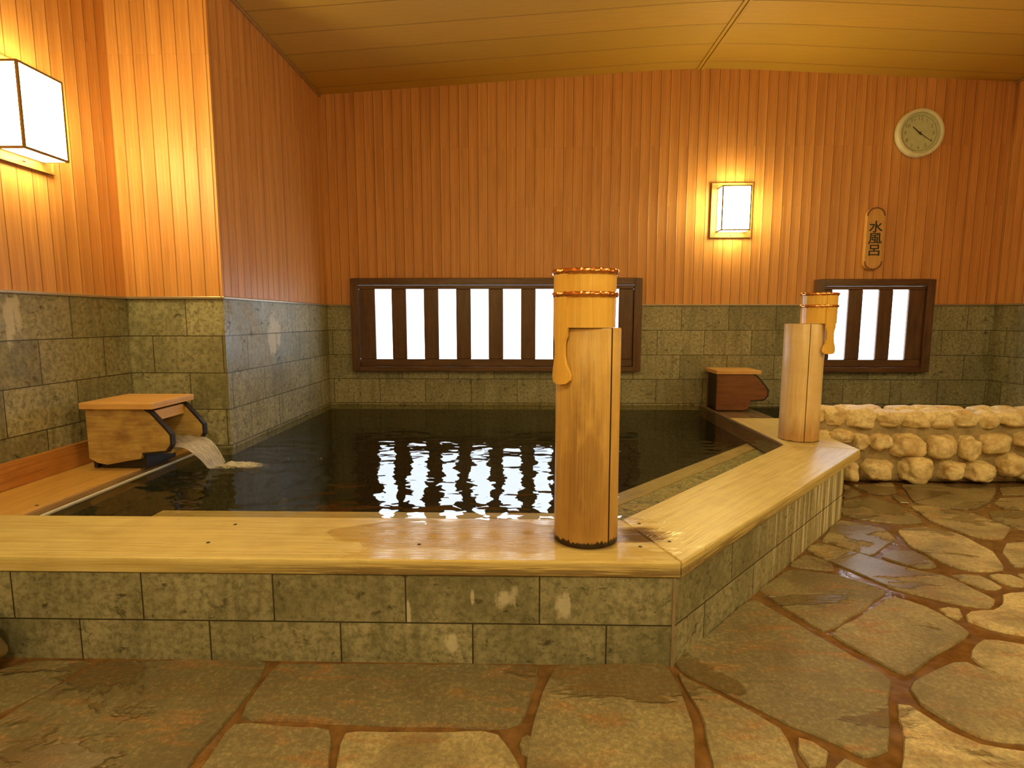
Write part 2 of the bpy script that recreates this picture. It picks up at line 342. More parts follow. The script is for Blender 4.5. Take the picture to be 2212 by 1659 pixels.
def m_foam():
    s = NT('foam'); x = s.xyz(s.uv()); n = s.noise(s.map(s.geo(), (14, 26, 20)), 3, 4, 0.7, 0.5)
    nm = s.bump(n, 0.012, 1.0)
    tr = s.n('BsdfTransparent', {0: (1, 1, 1, 1)})
    b = s.n('BsdfPrincipled', {'Base Color': (0.95, 0.93, 0.9, 1), 'Roughness': 0.08, 'Normal': nm, 'IOR': 1.33})
    a = s.math('SUBTRACT', s.math('ADD', n, 0.12), s.math('MULTIPLY', x[0], 0.62))
    mx = s.n('MixShader', {0: s.ramp(a, [(0.20, 0), (0.46, 0.55)]), 1: tr.outputs[0], 2: b.outputs[0]})
    s.t.links.new(mx.outputs[0], s.out.inputs[0]); return s.m
M['foam'] = m_foam()

# ------------------------------------------------------------ geometry helpers
class G:
    """collects shapes into one mesh; every face carries UVs in metres"""
    def __init__(s): s.v = []; s.f = []; s.uv = []; s.mi = []
    def face(s, pts, uvs=None, mi=0):
        i = len(s.v); s.v += [tuple(p) for p in pts]; s.f.append(list(range(i, i+len(pts))))
        if uvs is None:
            n = (Vector(pts[1])-Vector(pts[0])).cross(Vector(pts[2])-Vector(pts[0]))
            ax = max(range(3), key=lambda k: abs(n[k]))
            uvs = [((p[1], p[2]) if ax == 0 else (p[0], p[2]) if ax == 1 else (p[0], p[1])) for p in pts]
        s.uv.append(uvs); s.mi.append(mi)
    def box(s, a, b, grain=0, mi=0):
        (x0, y0, z0), (x1, y1, z1) = a, b
        c = [(x, y, z) for z in (z0, z1) for y in (y0, y1) for x in (x0, x1)]
        for q in ((0, 2, 3, 1), (4, 5, 7, 6), (0, 1, 5, 4), (2, 6, 7, 3), (0, 4, 6, 2), (1, 3, 7, 5)):
            pts = [c[k] for k in q]
            o = [k for k in range(3) if k != grain]
            n = (Vector(pts[1])-Vector(pts[0])).cross(Vector(pts[2])-Vector(pts[0])); ax = max(range(3), key=lambda k: abs(n[k]))
            other = o[0] if ax == o[1] else o[1]
            if ax == grain: uvs = [(p[o[0]]*0.1, p[o[1]]) for p in pts]
            else: uvs = [(p[grain], p[other] + (0.37 if other == o[1] else 0)) for p in pts]
            s.face(pts, uvs, mi)
        return s
    def prism(s, poly, z0, z1, axis=2, guv=None, mi=0, side=None):
        """extrude a 2-D polygon along an axis; guv = grain direction in the polygon's plane"""
        g = Vector(guv if guv else (1, 0)).normalized(); h = Vector((-g.y, g.x))
        def P(p, z): return {2: (p[0], p[1], z), 1: (p[0], z, p[1]), 0: (z, p[0], p[1])}[axis]
        U = lambda p: (Vector(p).dot(g), Vector(p).dot(h))
        s.face([P(p, z1) for p in poly], [U(p) for p in poly], mi)
        s.face([P(p, z0) for p in reversed(poly)], [U(p) for p in reversed(poly)], mi)
        n = len(poly)
        for i in range(n):
            a, b = poly[i], poly[(i+1) % n]
            al = abs((Vector(b)-Vector(a)).normalized().dot(g)) > 0.5
            if al: uv = [(U(a)[0], z0+0.5), (U(b)[0], z0+0.5), (U(b)[0], z1+0.5), (U(a)[0], z1+0.5)]
            else: uv = [(z0*.2, U(a)[1]), (z0*.2, U(b)[1]), (z1*.2, U(b)[1]), (z1*.2, U(a)[1])]
            s.face([P(a, z0), P(b, z0), P(b, z1), P(a, z1)], uv, mi if side is None else side)
        return s
    def lathe(s, prof, seg=48, c=(0, 0), mi=0, rfun=None):
        for i in range(len(prof)-1):
            (r0, z0), (r1, z1) = prof[i], prof[i+1]
            for k in range(seg):
                a0, a1 = 2*PI*k/seg, 2*PI*(k+1)/seg
                f0 = rfun(a0) if rfun else 1; f1 = rfun(a1) if rfun else 1
                q = [(c[0]+r0*f0*math.cos(a0), c[1]+r0*f0*math.sin(a0), z0), (c[0]+r0*f1*math.cos(a1), c[1]+r0*f1*math.sin(a1), z0),
                     (c[0]+r1*f1*math.cos(a1), c[1]+r1*f1*math.sin(a1), z1), (c[0]+r1*f0*math.cos(a0), c[1]+r1*f0*math.sin(a0), z1)]
                R = max(r0, r1)
                # u = height, v = arc length measured from the -y side
                w0 = ((a0+PI/2+PI) % (2*PI)-PI)*R; w1 = w0+(a1-a0)*R
                uv = [(z0, w0), (z0, w1), (z1, w1), (z1, w0)]
                if abs(z1-z0) < 1e-6: uv = [(p[1], p[0]) for p in q]
                if r0 < 1e-6: q = [q[0], q[2], q[3]]; uv = [uv[0], uv[2], uv[3]]
                elif r1 < 1e-6: q = q[:3]; uv = uv[:3]
                s.face(q, uv, mi)
        return s
    def build(s, name, mats, parent=None, loc=(0, 0, 0), smooth=None, bevel=0, merge=1e-5):
        me = bpy.data.meshes.new(name); me.from_pydata(s.v, [], s.f)
        for m in (mats if isinstance(mats, (list, tuple)) else [mats]): me.materials.append(m)
        uvl = me.uv_layers.new(name='UVMap'); k = 0
        for fi, p in enumerate(me.polygons):
            p.material_index = s.mi[fi]
            for j in range(len(s.f[fi])): uvl.data[k].uv = s.uv[fi][j][:2]; k += 1
        bm = bmesh.new(); bm.from_mesh(me); bmesh.ops.remove_doubles(bm, verts=bm.verts, dist=merge)
        bmesh.ops.recalc_face_normals(bm, faces=bm.faces); bm.to_mesh(me); bm.free()
        o = bpy.data.objects.new(name, me); SC.collection.objects.link(o)
        if parent is not None: o.parent = parent
        o.location = loc
        if smooth is not None:
            for p in me.polygons: p.use_smooth = True
            me.set_sharp_from_angle(angle=math.radians(smooth))
        if bevel:
            b = o.modifiers.new('bevel', 'BEVEL'); b.width = bevel; b.segments = 2; b.limit_method = 'ANGLE'; b.angle_limit = math.radians(35)
        return o
def tag(o, label=None, cat=None, group=None, kind=None):
    for k, v in (('label', label), ('category', cat), ('group', group), ('kind', kind)):
        if v: o[k] = v
    return o
def empty(name, loc=(0, 0, 0), rz=0):
    o = bpy.data.objects.new(name, None); SC.collection.objects.link(o)
    o.location = loc; o.rotation_euler[2] = rz; o.empty_display_size = 0.1; return o
def copy_tree(o, parent=None):
    c = o.copy(); SC.collection.objects.link(c); c.parent = parent
    for ch in [x for x in o.children]: copy_tree(ch, c)
    return c
S = lambda o: tag(o, kind='structure')

# ------------------------------------------------------------ walls
N = 40
def wall(name, p, q, ztop_p, ztop_q, zbot, u0=0.0, du=1.0, mid=None):
    """vertical wall p->q: slatted panels over tuff tiles; u runs along it"""
    g = G(); L = (Vector(q)-Vector(p)).length
    U = lambda t: u0+du*t
    pts = [(0.0, ztop_p)] + (mid or []) + [(L, ztop_q)]
    d = (Vector(q)-Vector(p)).normalized(); X = lambda t, z: (p[0]+d.x*t, p[1]+d.y*t, z)
    top = [X(t, z) for t, z in reversed(pts)]; tuv = [(U(t), z-ZT) for t, z in reversed(pts)]
    g.face([X(0, ZT), X(L, ZT)]+top, [(U(0), 0), (U(L), 0)]+tuv, 0)
    vt = lambda z: z-ZT+20*BH
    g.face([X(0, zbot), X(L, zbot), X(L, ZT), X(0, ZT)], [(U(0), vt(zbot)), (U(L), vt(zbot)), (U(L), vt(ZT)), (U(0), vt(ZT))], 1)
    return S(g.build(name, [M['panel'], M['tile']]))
ZE = lambda x: ZR - (0.0609*(XG-x) if x < XG else 0.0533*(x-XG))
def zc(x):                                                # softly bent ceiling line
    t = abs(x-XG)
    return ZE(x) - 0.0 if t > 0.5 else ZE(x) - 0.012*(1-t/0.5)**2
mid = [(x-XL, zc(x)) for x in [XL+0.2*i for i in range(1, 27)]]
wall('wall_back', (XL, YB), (XR, YB), zc(XL), zc(XR), -0.5, u0=XL-1.171+BW*40, mid=mid)
wall('wall_left', (XL, YR), (XL, YP+0.2), zc(XL), zc(XL), -0.5, u0=0.1)
wall('wall_right', (XR, YB), (XR, YR), zc(XR), zc(XR), -0.5, u0=0.05)
wall('wall_rear', (XR, YR), (XL, YR), zc(XR), zc(XL), -0.1, mid=[(XR-x, zc(x)) for x in [XL+0.2*i for i in range(26, 0, -1)]])
g = G(); vt = lambda z: z-ZT+20*BH                          # projecting pier in the left corner: front and side face
for (p, q, u) in (((XL, YP), (XP, YP), 402/1000-0.349*5+1.668+0.0), ((XP, YP), (XP, YB), 0.0)):
    L = (Vector(q)-Vector(p)).length; z0, z1 = zc(p[0]), zc(q[0])
    ua = (XL+1.668+BW*20) if u else (YP-3.13+BW*20)
    g.face([(p[0], p[1], ZT), (q[0], q[1], ZT), (q[0], q[1], z1), (p[0], p[1], z0)], [(ua, 0), (ua+L, 0), (ua+L, z1-ZT), (ua, z0-ZT)], 0)
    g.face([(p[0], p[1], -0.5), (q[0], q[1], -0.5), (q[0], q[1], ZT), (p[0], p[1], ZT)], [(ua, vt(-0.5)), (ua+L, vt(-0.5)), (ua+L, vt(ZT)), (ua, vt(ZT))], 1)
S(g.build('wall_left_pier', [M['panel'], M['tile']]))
g = G()
RX, RY0, RY1 = 3.22, 2.5, 2.98                              # matching pier on the right, out of frame
for p, q in (((XR, RY0), (RX, RY0)), ((RX, RY0), (RX, RY1)), ((RX, RY1), (XR, RY1))):
    L = (Vector(q)-Vector(p)).length; z0, z1 = zc(p[0]), zc(q[0])
    g.face([(p[0], p[1], ZT), (q[0], q[1], ZT), (q[0], q[1], z1), (p[0], p[1], z0)], [(0, 0), (L, 0), (L, z1-ZT), (0, z0-ZT)], 0)
    g.face([(p[0], p[1], 0), (q[0], q[1], 0), (q[0], q[1], ZT), (p[0], p[1], ZT)], [(0, vt(0)), (L, vt(0)), (L, vt(ZT)), (0, vt(ZT))], 1)
S(g.build('wall_right_pier', [M['panel'], M['tile']]))
# ceiling
g = G(); xs = [XL+(XR-XL)*i/54 for i in range(55)]
for i in range(54):
    a, b = xs[i], xs[i+1]
    g.face([(a, YR, zc(a)), (a, YB, zc(a)), (b, YB, zc(b)), (b, YR, zc(b))], [(a, YR), (a, YB), (b, YB), (b, YR)])
    g.face([(a, YR, zc(a)+.03), (b, YR, zc(b)+.03), (b, YB, zc(b)+.03), (a, YB, zc(a)+.03)], [(a, YR), (b, YR), (b, YB), (a, YB)])
S(g.build('ceiling', M['ceil'], smooth=20))
g = G()
g.box((XG-0.024, YR, zc(XG)-0.009), (XG-0.004, YB-.002, zc(XG)+0.002), 1).box((XG+0.004, YR, zc(XG)-0.009), (XG+0.024, YB-.002, zc(XG)+0.002), 1)
S(g.build('trim_1', M['ceil'], bevel=0.002))
# bead between panels and tiles, run along each wall
def bead(n, a, b):
    g = G(); g.box(a, b, 0 if b[0]-a[0] > b[1]-a[1] else 1); S(g.build('trim_%d' % n, M['bead'], bevel=0.003))
t0, t1 = ZT-0.004, ZT+0.009
bead(2, (XP, YB-0.014, t0), (-1.287, YB, t1)); bead(3, (0.865, YB-0.014, t0), (2.127, YB, t1)); bead(4, (2.977, YB-0.014, t0), (XR, YB, t1))
bead(5, (XP, YP-0.014, t0), (XP+0.014, YB, t1)); bead(6, (XL, YP-0.014, t0), (XP, YP, t1)); bead(7, (XL, YR, t0), (XL+0.014, YP-.014, t1))
bead(8, (XR-0.014, RY1, t0), (XR, YB, t1))
# eave bead under the ceiling along the pier and the back wall
g = G(); g.box((XP, YP, zc(XP)-0.016), (XP+0.012, YB, zc(XP)-0.001), 1); S(g.build('trim_9', M['eave'], bevel=0.003))
g = G(); g.box((XR-0.012, RY1, zc(XR)-0.016), (XR, YB, zc(XR)-0.001), 1); S(g.build('trim_10', M['eave'], bevel=0.003))

# ------------------------------------------------------------ floor: flagstones in grout
FL = [
    [(-1.153,1.378),(-0.698,1.388),(-0.692,1.211),(-0.704,1.047),(-0.694,0.999),(-1.082,0.991),(-1.228,1.139),(-1.200,1.266)],
    [(-1.256,1.124),(-1.462,1.314),(-1.337,1.379),(-1.174,1.382),(-1.209,1.283),(-1.254,1.211)],
    [(-0.668,1.383),(0.047,1.388),(0.017,1.292),(-0.002,1.192),(-0.042,1.179),(-0.267,1.182),(-0.668,1.196),(-0.672,1.294)],
    [(-0.672,1.177),(-0.437,1.165),(-0.397,1.006),(-0.675,1.000)],
    [(-0.407,1.157),(-0.054,1.160),(-0.009,1.072),(0.005,1.003),(-0.371,0.985)],
    [(0.086,1.385),(0.381,1.405),(0.389,1.376),(0.391,1.203),(0.340,1.011),(0.010,1.003),(0.016,1.138),(0.043,1.258)],
    [(0.410,1.373),(0.431,1.354),(0.526,1.261),(0.594,1.190),(0.555,1.015),(0.387,1.012),(0.426,1.204)],
    [(0.411,1.422),(0.775,1.778),(0.846,1.627),(0.958,1.366),(0.892,1.293),(0.835,1.191),(0.796,1.130),(0.728,1.101),(0.696,1.152),(0.608,1.208),(0.538,1.289),(0.424,1.392)],
    [(0.614,1.170),(0.666,1.122),(0.638,1.084),(0.593,1.073)],
    [(0.681,1.110),(0.729,1.079),(0.709,1.016),(0.604,1.014)],
    [(0.820,1.850),(0.995,2.004),(1.151,1.977),(1.259,1.856),(1.079,1.714),(0.898,1.593)],
    [(0.913,1.581),(1.246,1.820),(1.315,1.742),(1.338,1.597),(1.112,1.462),(1.003,1.387)],
    [(1.157,2.196),(1.236,2.264),(1.297,2.218),(1.472,2.010),(1.539,1.978),(1.582,1.802),(1.515,1.746),(1.442,1.768),(1.288,1.880),(1.234,2.001)],
    [(1.017,2.044),(1.128,2.146),(1.183,2.067),(1.159,2.003)],
    [(1.268,2.294),(1.481,2.534),(1.615,2.444),(1.590,2.321),(1.479,2.231),(1.371,2.143),(1.316,2.247)],
    [(1.403,2.131),(1.483,2.199),(1.579,2.196),(1.572,2.055),(1.491,2.038)],
    [(1.663,2.423),(1.804,2.465),(1.895,2.379),(1.891,2.189),(1.800,2.033),(1.661,2.018),(1.617,2.064),(1.596,2.257)],
    [(1.936,2.751),(2.024,2.753),(2.170,2.648),(2.193,2.462),(2.043,2.331),(1.968,2.334),(1.924,2.418),(1.892,2.549)],
    [(1.562,1.986),(1.672,1.988),(1.679,1.885),(1.600,1.873)],
    [(1.696,1.988),(1.791,1.990),(1.793,1.911),(1.707,1.896)],
    [(1.811,1.998),(2.008,2.018),(1.904,1.907),(1.812,1.926)],
    [(1.375,1.670),(1.432,1.721),(1.511,1.723),(1.604,1.796),(1.624,1.834),(1.877,1.879),(1.575,1.559),(1.407,1.624)],
    [(1.342,1.743),(1.420,1.744),(1.354,1.664)],
    [(1.239,1.477),(1.346,1.566),(1.527,1.507),(1.342,1.311),(1.258,1.393)],
    [(0.979,1.339),(1.072,1.396),(1.210,1.460),(1.240,1.400),(1.334,1.303),(1.186,1.147),(1.027,1.165),(0.991,1.222),(0.964,1.281)],
    [(0.914,1.289),(0.941,1.278),(0.964,1.192),(1.009,1.143),(1.166,1.125),(1.071,1.024),(0.746,1.017),(0.854,1.161),(0.884,1.229)],
    [(1.649,2.810),(1.795,2.872),(1.892,2.771),(1.873,2.695),(1.866,2.566),(1.837,2.518),(1.724,2.504),(1.585,2.554),(1.530,2.609)],
    [(1.680,2.855),(1.826,3.104),(1.821,2.927)],
    [(1.862,3.096),(2.114,3.146),(2.026,2.972),(1.905,2.921),(1.865,2.968)],
    [(1.962,2.930),(1.995,2.947),(1.979,2.795),(1.918,2.808)],
    [(2.143,3.119),(2.680,3.140),(2.531,2.959),(2.362,2.796),(2.197,2.709),(2.065,2.740),(1.996,2.810)],
    [(2.392,2.804),(2.496,2.887),(2.836,2.895),(2.663,2.712),(2.374,2.719)],
    [(2.699,3.131),(3.066,3.139),(2.888,2.950),(2.557,2.951)],
    [(2.266,2.683),(2.631,2.678),(2.349,2.379),(2.210,2.451),(2.202,2.580)],
    [(2.018,2.286),(2.309,2.337),(2.042,2.054),(1.860,2.062),(1.925,2.190)],
]
def in_poly(x, y, P):
    c = False
    for i in range(len(P)):
        (x0, y0), (x1, y1) = P[i-1], P[i]
        if (y0 > y) != (y1 > y) and x < (x1-x0)*(y-y0)/(y1-y0)+x0: c = not c
    return c
def in_bath(x, y, m=0.0):
    if y > 3.05 - m and x > 1.5: return True
    if y > 1.40-m and x < 0.40+m: return True
    return y > 1.40-m and (0.728*(x-0.40) - 0.686*(y-1.40)) < m and x < 1.66+m
# more paving around the part the photograph shows
def frame_hit(x, y):
    # floor area already traced
    return y > 0.98 and x < 1.0*y+0.12 and x > -1.62+0.05 and not (x < -1.3 and y < 1.1)
cells = []
yy = YR+0.05
row = 0
while yy < 3.1:
    xx = XL+0.03+(0.2 if row % 2 else 0)
    while xx < XR:
        wv = random.uniform(0.42, 0.7); hv = 0.40
        cx, cy = xx+wv/2, yy+hv/2
        P = []
        for dx, dy in ((-.5, -.5), (0, -.5), (.5, -.5), (.5, 0), (.5, .5), (0, .5), (-.5, .5), (-.5, 0)):
            P.append((cx+dx*(wv-0.03)+random.uniform(-.03, .012)*(1 if dx > 0 else -1), cy+dy*(hv-0.03)+random.uniform(-.03, .012)*(1 if dy > 0 else -1)))
        ok = not any(in_bath(px, py, 0.02) or px > XR-0.01 or px < XL+0.01 or frame_hit(px, py) for px, py in P)
        if ok and not any(in_poly(px, py, Q) for Q in FL for px, py in P) and not any(in_poly(qx, qy, P) for Q in FL for qx, qy in Q): cells.append(P)
        xx += wv
    yy += hv; row += 1
# small fill stones and pebbles near the lower edge
FL2 = [[(0.010+0.017*math.cos(a), 1.128+0.03*math.sin(a)) for a in [k*PI/4 for k in range(8)]]]
def rough_edge(P, step=0.035, amp=0.006):
    out = []
    for i in range(len(P)):
        a, b = Vector(P[i]), Vector(P[(i+1) % len(P)]); L = (b-a).length; n = max(1, int(L/step)); d = (b-a)/max(L, 1e-6); nn = Vector((-d.y, d.x))
        for k in range(n):
            q = a+(b-a)*k/n
            o = noise.noise(Vector((q.x*9, q.y*9, 1.3)))*amp*2
            out.append(q+nn*o if k else q)
    # round the corners a little
    out = [(out[i-1]+out[i]*4+out[(i+1) % len(out)])/6 for i in range(len(out))]
    return [q+(q-sum(out, Vector((0, 0)))/len(out)).normalized()*0.0035 for q in out]
bm = bmesh.new(); uvl = bm.loops.layers.uv.new('UVMap'); col = bm.loops.layers.color.new('tone')
def addface(vs, mi, tone):
    try: f = bm.faces.new(vs)
    except ValueError: return
    f.material_index = mi; f.smooth = False
    for l in f.loops: l[uvl].uv = (l.vert.co.x, l.vert.co.y); l[col] = (tone, tone, tone, 1)
TONE = [0.15, 0.25, 0.22, 0.45, 0.75, 0.55, 0.65, 0.42, 0.7, 0.6, 0.45, 0.6, 0.7, 0.6, 0.75, 0.6, 0.9, 0.8, 0.85, 0.8, 0.8, 0.95, 0.8, 0.9, 0.75, 0.95, 0.55, 0.7, 0.8, 0.7, 0.5, 0.7, 0.5, 0.6, 0.8]
for i, P in enumerate(FL+FL2+cells):
    if i < len(FL):                                        # stones that meet the bath side
        P = [(x, y+0.024) if (y > 1.355 and x < 0.42) else ((x-0.007, y+0.007) if 0.728*(x-0.40)-0.686*(y-1.40) < 0.07 and y > 1.3 else (x, y)) for x, y in P]
    ar = sum(P[k-1][0]*P[k][1]-P[k][0]*P[k-1][1] for k in range(len(P)))
    if ar < 0: P = P[::-1]
    Q = rough_edge(P); tone = TONE[i] if i < len(TONE) else random.uniform(0.3, 0.8)
    c = sum(Q, Vector((0, 0)))/len(Q); h = random.uniform(-0.0015, 0.0015)
    def inset(q, d):
        r = q-c; return c+r*max(0.0, 1-d/max(r.length, 0.02))
    r0 = [bm.verts.new((q.x, q.y, -0.014)) for q in Q]
    r1 = [bm.verts.new((q.x, q.y, -0.005+h)) for q in Q]
    r2 = [bm.verts.new((*inset(q, 0.003), h)) for q in Q]
    n = len(Q)
    for k in range(n):
        addface([r0[k], r0[(k+1) % n], r1[(k+1) % n], r1[k]], 0, tone)
        addface([r1[k], r1[(k+1) % n], r2[(k+1) % n], r2[k]], 0, tone)
    addface(r2, 0, tone)
zg = -0.007
g0 = [(XL, YR), (XR, YR), (XR, 3.3), (1.60, 3.3), (1.60, 2.80), (0.30, 1.45), (XL, 1.45)]
addface([bm.verts.new((x, y, zg)) for x, y in g0], 1, 0.5)
addface([bm.verts.new((x, y, zg-0.06)) for x, y in reversed(g0)], 1, 0.5)
me = bpy.data.meshes.new('floor'); bm.to_mesh(me); bm.free()
me.materials.append(M['flag']); me.materials.append(M['grout'])
fl = bpy.data.objects.new('floor', me); SC.collection.objects.link(fl); S(fl)

# ------------------------------------------------------------ the big bath
A = (0.418, 1.419); B = (1.664, 2.735); A2 = (0.314, 1.735); B2 = (1.338, 2.838)
dg = (Vector(B)-Vector(A)).normalized()
bath = empty('sunken_bath', (0, 1.42, 0))
tag(bath, 'big stone-sided hot bath with pale wooden rim boards, filled to the brim', 'bath')
OFF = (0, -1.42, 0)
def bpart(g, name, mat, **k): return g.build(name, mat, bath, OFF, **k)
FB = bpart(G().prism([(XL, 1.419), A, A2, (XL, 1.735)], ZKB, ZK, 2, (1, 0)), 'rim_board', M['rim'], bevel=0.004)
DB = bpart(G().prism([(A[0]+.0025, A[1]+.0008), B, B2, (A2[0]+.0025, A2[1]-.001)], ZKB, ZK, 2, (dg.x, dg.y)), 'rim_board', M['rim'], bevel=0.004)
bpart(G().prism([(B[0]-.001, B[1]+.004), (1.664, 3.61), (1.338, 3.61), (B2[0], B2[1]+.004)], ZKB, ZK, 2, (0, 1)), 'rim_board', M['rim'], bevel=0.004)
LB = bpart(G().prism([(XL, 1.738), (-1.655, 1.738), (-1.655, YP), (XL, YP)], ZKB, ZK, 2, (0, 1)), 'rim_board', M['leftrim'], bevel=0.003)
tag(LB, 'amber coloured board between the left wall and the water')
o = bpart(G().prism([(1.338, 3.613), (1.664, 3.613), (1.664, YB), (1.338, YB)], ZKB-.02, ZK-.012, 2, (0, 1)), 'rim_board', M['wetedge'], bevel=0.003)
tag(o, 'dark wet rim board under the far spout')
o = bpart(G().box((-1.6555, 1.738, 0.20), (-1.592, YP, 0.283), 1), 'edge_strip', M['wetedge'], bevel=0.004); tag(o, 'dark wet wooden strip at the water line')
o = bpart(G().box((-1.592, 1.738, 0.278), (-1.584, YP, 0.289), 1), 'edge_highlight', M['white'], bevel=0.002); tag(o, 'thin pale strip painting the edge highlight along the water')  # light strip that draws the white highlight on the board's edge
o = bpart(G().box((1.325, 2.86, 0.20), (1.337, YB, 0.293), 1), 'edge_strip', M['wetedge'], bevel=0.003)
bpart(G().box((XL+.001, 1.74, ZK+.0005), (XL+0.022, 2.72, 0.392), 1), 'backing_board', M['redwood'], bevel=0.003)
# tiled outer faces, joints where the photograph has them
def kerb(p, q, u0, name):
    d = (Vector(q)-Vector(p)).normalized(); L = (Vector(q)-Vector(p)).length; n = Vector((-d.y, d.x))*0.1
    g = G(); a, b = Vector(p), Vector(q); vz = lambda z: z+0.028+0.274
    def Fc(a, b, ua, ub): g.face([(a.x, a.y, -0.03), (b.x, b.y, -0.03), (b.x, b.y, ZKB), (a.x, a.y, ZKB)], [(ua, vz(-.03)), (ub, vz(-.03)), (ub, vz(ZKB)), (ua, vz(ZKB))])
    Fc(a, b, u0, u0+L); Fc(b, b+n, u0+L, u0+L+.1); Fc(b+n, a+n, u0, u0+L); Fc(a+n, a, u0, u0+.1)
    g.face([(v.x, v.y, ZKB-.0005) for v in (a, b, b+n, a+n)]); g.face([(v.x, v.y, -0.03) for v in (a, a+n, b+n, b)])
    return bpart(g, name, M['kerbtile'])
# row index parity: the upper course is unshifted
kerb((XL, 1.424), (0.405, 1.424), XL+1.041+0.3615*20, 'tiled_side')
K0 = Vector((0.405, 1.422)); K1 = K0+dg*1.60
kerb(K0, K1, 0.0, 'tiled_side')
kerb(K1, (K1.x, 3.35), 0.1, 'tiled_side')
bpart(G().box((0.399, 1.4205, -0.01), (0.4065, 1.426, ZKB-.001), 2), 'corner_bead', M['bead'])
# inside of the pool: liner walls, floor, underwater seat with wooden nosing
PO = [(-1.59, 1.74), (0.312, 1.74), (1.335, 2.84), (1.335, YB-.003), (XP+.003, YB-.003), (XP+.003, YP-.003), (-1.59, YP-.003)]
g = G(); zb = -0.42; n = len(PO)
for i in range(n):
    a, b = PO[i], PO[(i+1) % n]; L = (Vector(b)-Vector(a)).length
    g.face([(a[0], a[1], zb), (b[0], b[1], zb), (b[0], b[1], ZKB), (a[0], a[1], ZKB)], [(0, 0), (L, 0), (L, ZKB-zb), (0, ZKB-zb)])
g.face([(x, y, zb) for x, y in PO])
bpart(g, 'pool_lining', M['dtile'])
nn = Vector((-dg.y, dg.x))
def strip(o0, o1, z0, z1, name, mat):
    a, b = Vector((0.318, 1.737)), Vector((1.336, 2.838))
    P = []
    def hit_front(o):  # intersect offset line with y = 1.742
        q = a+nn*o; t = (1.742-q.y)/dg.y; return q+dg*t
    def hit_side(o):
        q = a+nn*o; t = (1.322-q.x)/dg.x; return q+dg*t
    P = [hit_front(o0), hit_side(o0), hit_side(o1), hit_front(o1)]
    return bpart(G().prism([tuple(p) for p in P], z0, z1, 2, (dg.x, dg.y)), name, mat, bevel=0.003)
strip(0.004, 0.235, -0.40, 0.196, 'underwater_seat', M['seat'])
strip(0.237, 0.325, -0.40, 0.199, 'seat_nosing', M['nosing'])
bpart(G().box((-1.25, 1.742, 0.20), (0.28, 1.842, 0.272), 0), 'inner_ledge', M['nosing'], bevel=0.003)
# wooden plugs over the fixings
for i, (x, y) in enumerate([(-0.903, 1.665), (-0.908, 1.523), (-0.298, 1.523), (0.364, 1.70), (0.330, 1.52), (0.422, 1.558), (-1.68, 1.828)]):
    par = FB if (i < 3 or i == 4) else LB if i == 6 else DB
    G().lathe([(0.0, ZK+.0008), (0.0055, ZK+.0008), (0.006, ZK-.003)], 12, (x, y)).build('screw_plug', M['char'], par, (0, 0, 0))
# water
def sheet(name, P, z, mat, label, cat, z0=None):
    g = G(); g.face([(x, y, z) for x, y in P])
    o = g.build(name, mat); return tag(o, label, cat, kind='stuff')
sheet('bath_water', [(-1.584, 1.737), (0.314, 1.737), (1.326, 2.84), (1.326, YB-.004), (XP+.004, YB-.004), (XP+.004, YP-.004), (-1.584, YP-.004)], ZW, M['water'],
      'dark rippled hot water filling the big bath to the brim', 'water')
sheet('bath_water', [(1.668, 3.43), (XR-.004, 3.43), (XR-.004, YB-.004), (1.668, YB-.004)], 0.275, M['water2'],
      'dark still water behind the cobblestone rim', 'water')
# puddle of overflow on the front rim
g = G(); P = []
for k in range(72):
    a = 2*PI*k/72; x = -0.17+0.42*math.cos(a)*(1+.22*noise.noise(Vector((math.cos(a)*2, math.sin(a)*2, 4)))); y = 1.60+0.125*math.sin(a)*(1+.35*noise.noise(Vector((math.cos(a)*3, math.sin(a)*3, 9))))
    P.append((x, y))
Pi = [(-0.17+(x+0.17)*.97, 1.60+(y-1.60)*.95) for x, y in P]
for k in range(72):
    a, b = P[k], P[(k+1) % 72]; c, d = Pi[(k+1) % 72], Pi[k]
    g.face([(*a, ZK+.0003), (*b, ZK+.0003), (*c, ZK+.002), (*d, ZK+.002)])
g.face([(x, y, ZK+.002) for x, y in Pi])
tag(g.build('overflow_puddle', M['film']), 'thin clear puddle spilled over the front rim board left of the near post', 'puddle', kind='stuff')

# cold bath behind the cobbles: lining box
cold = empty('cold_bath', (2.5, 3.8, 0)); tag(cold, 'small dark tiled plunge pool in the right corner under the small window', 'bath')
g = G(); C = [(1.667, 3.40), (XR-.003, 3.40), (XR-.003, YB-.003), (1.667, YB-.003)]
for i in range(4):
    a, b = C[i], C[(i+1) % 4]; L = (Vector(b)-Vector(a)).length
    g.face([(a[0], a[1], -.4), (b[0], b[1], -.4), (b[0], b[1], .26), (a[0], a[1], .26)], [(0, 0), (L, 0), (L, .66), (0, .66)])
g.face([(x, y, -.4) for x, y in C])
g.build('pool_lining', M['dtile'], cold, (-2.5, -3.8, 0))

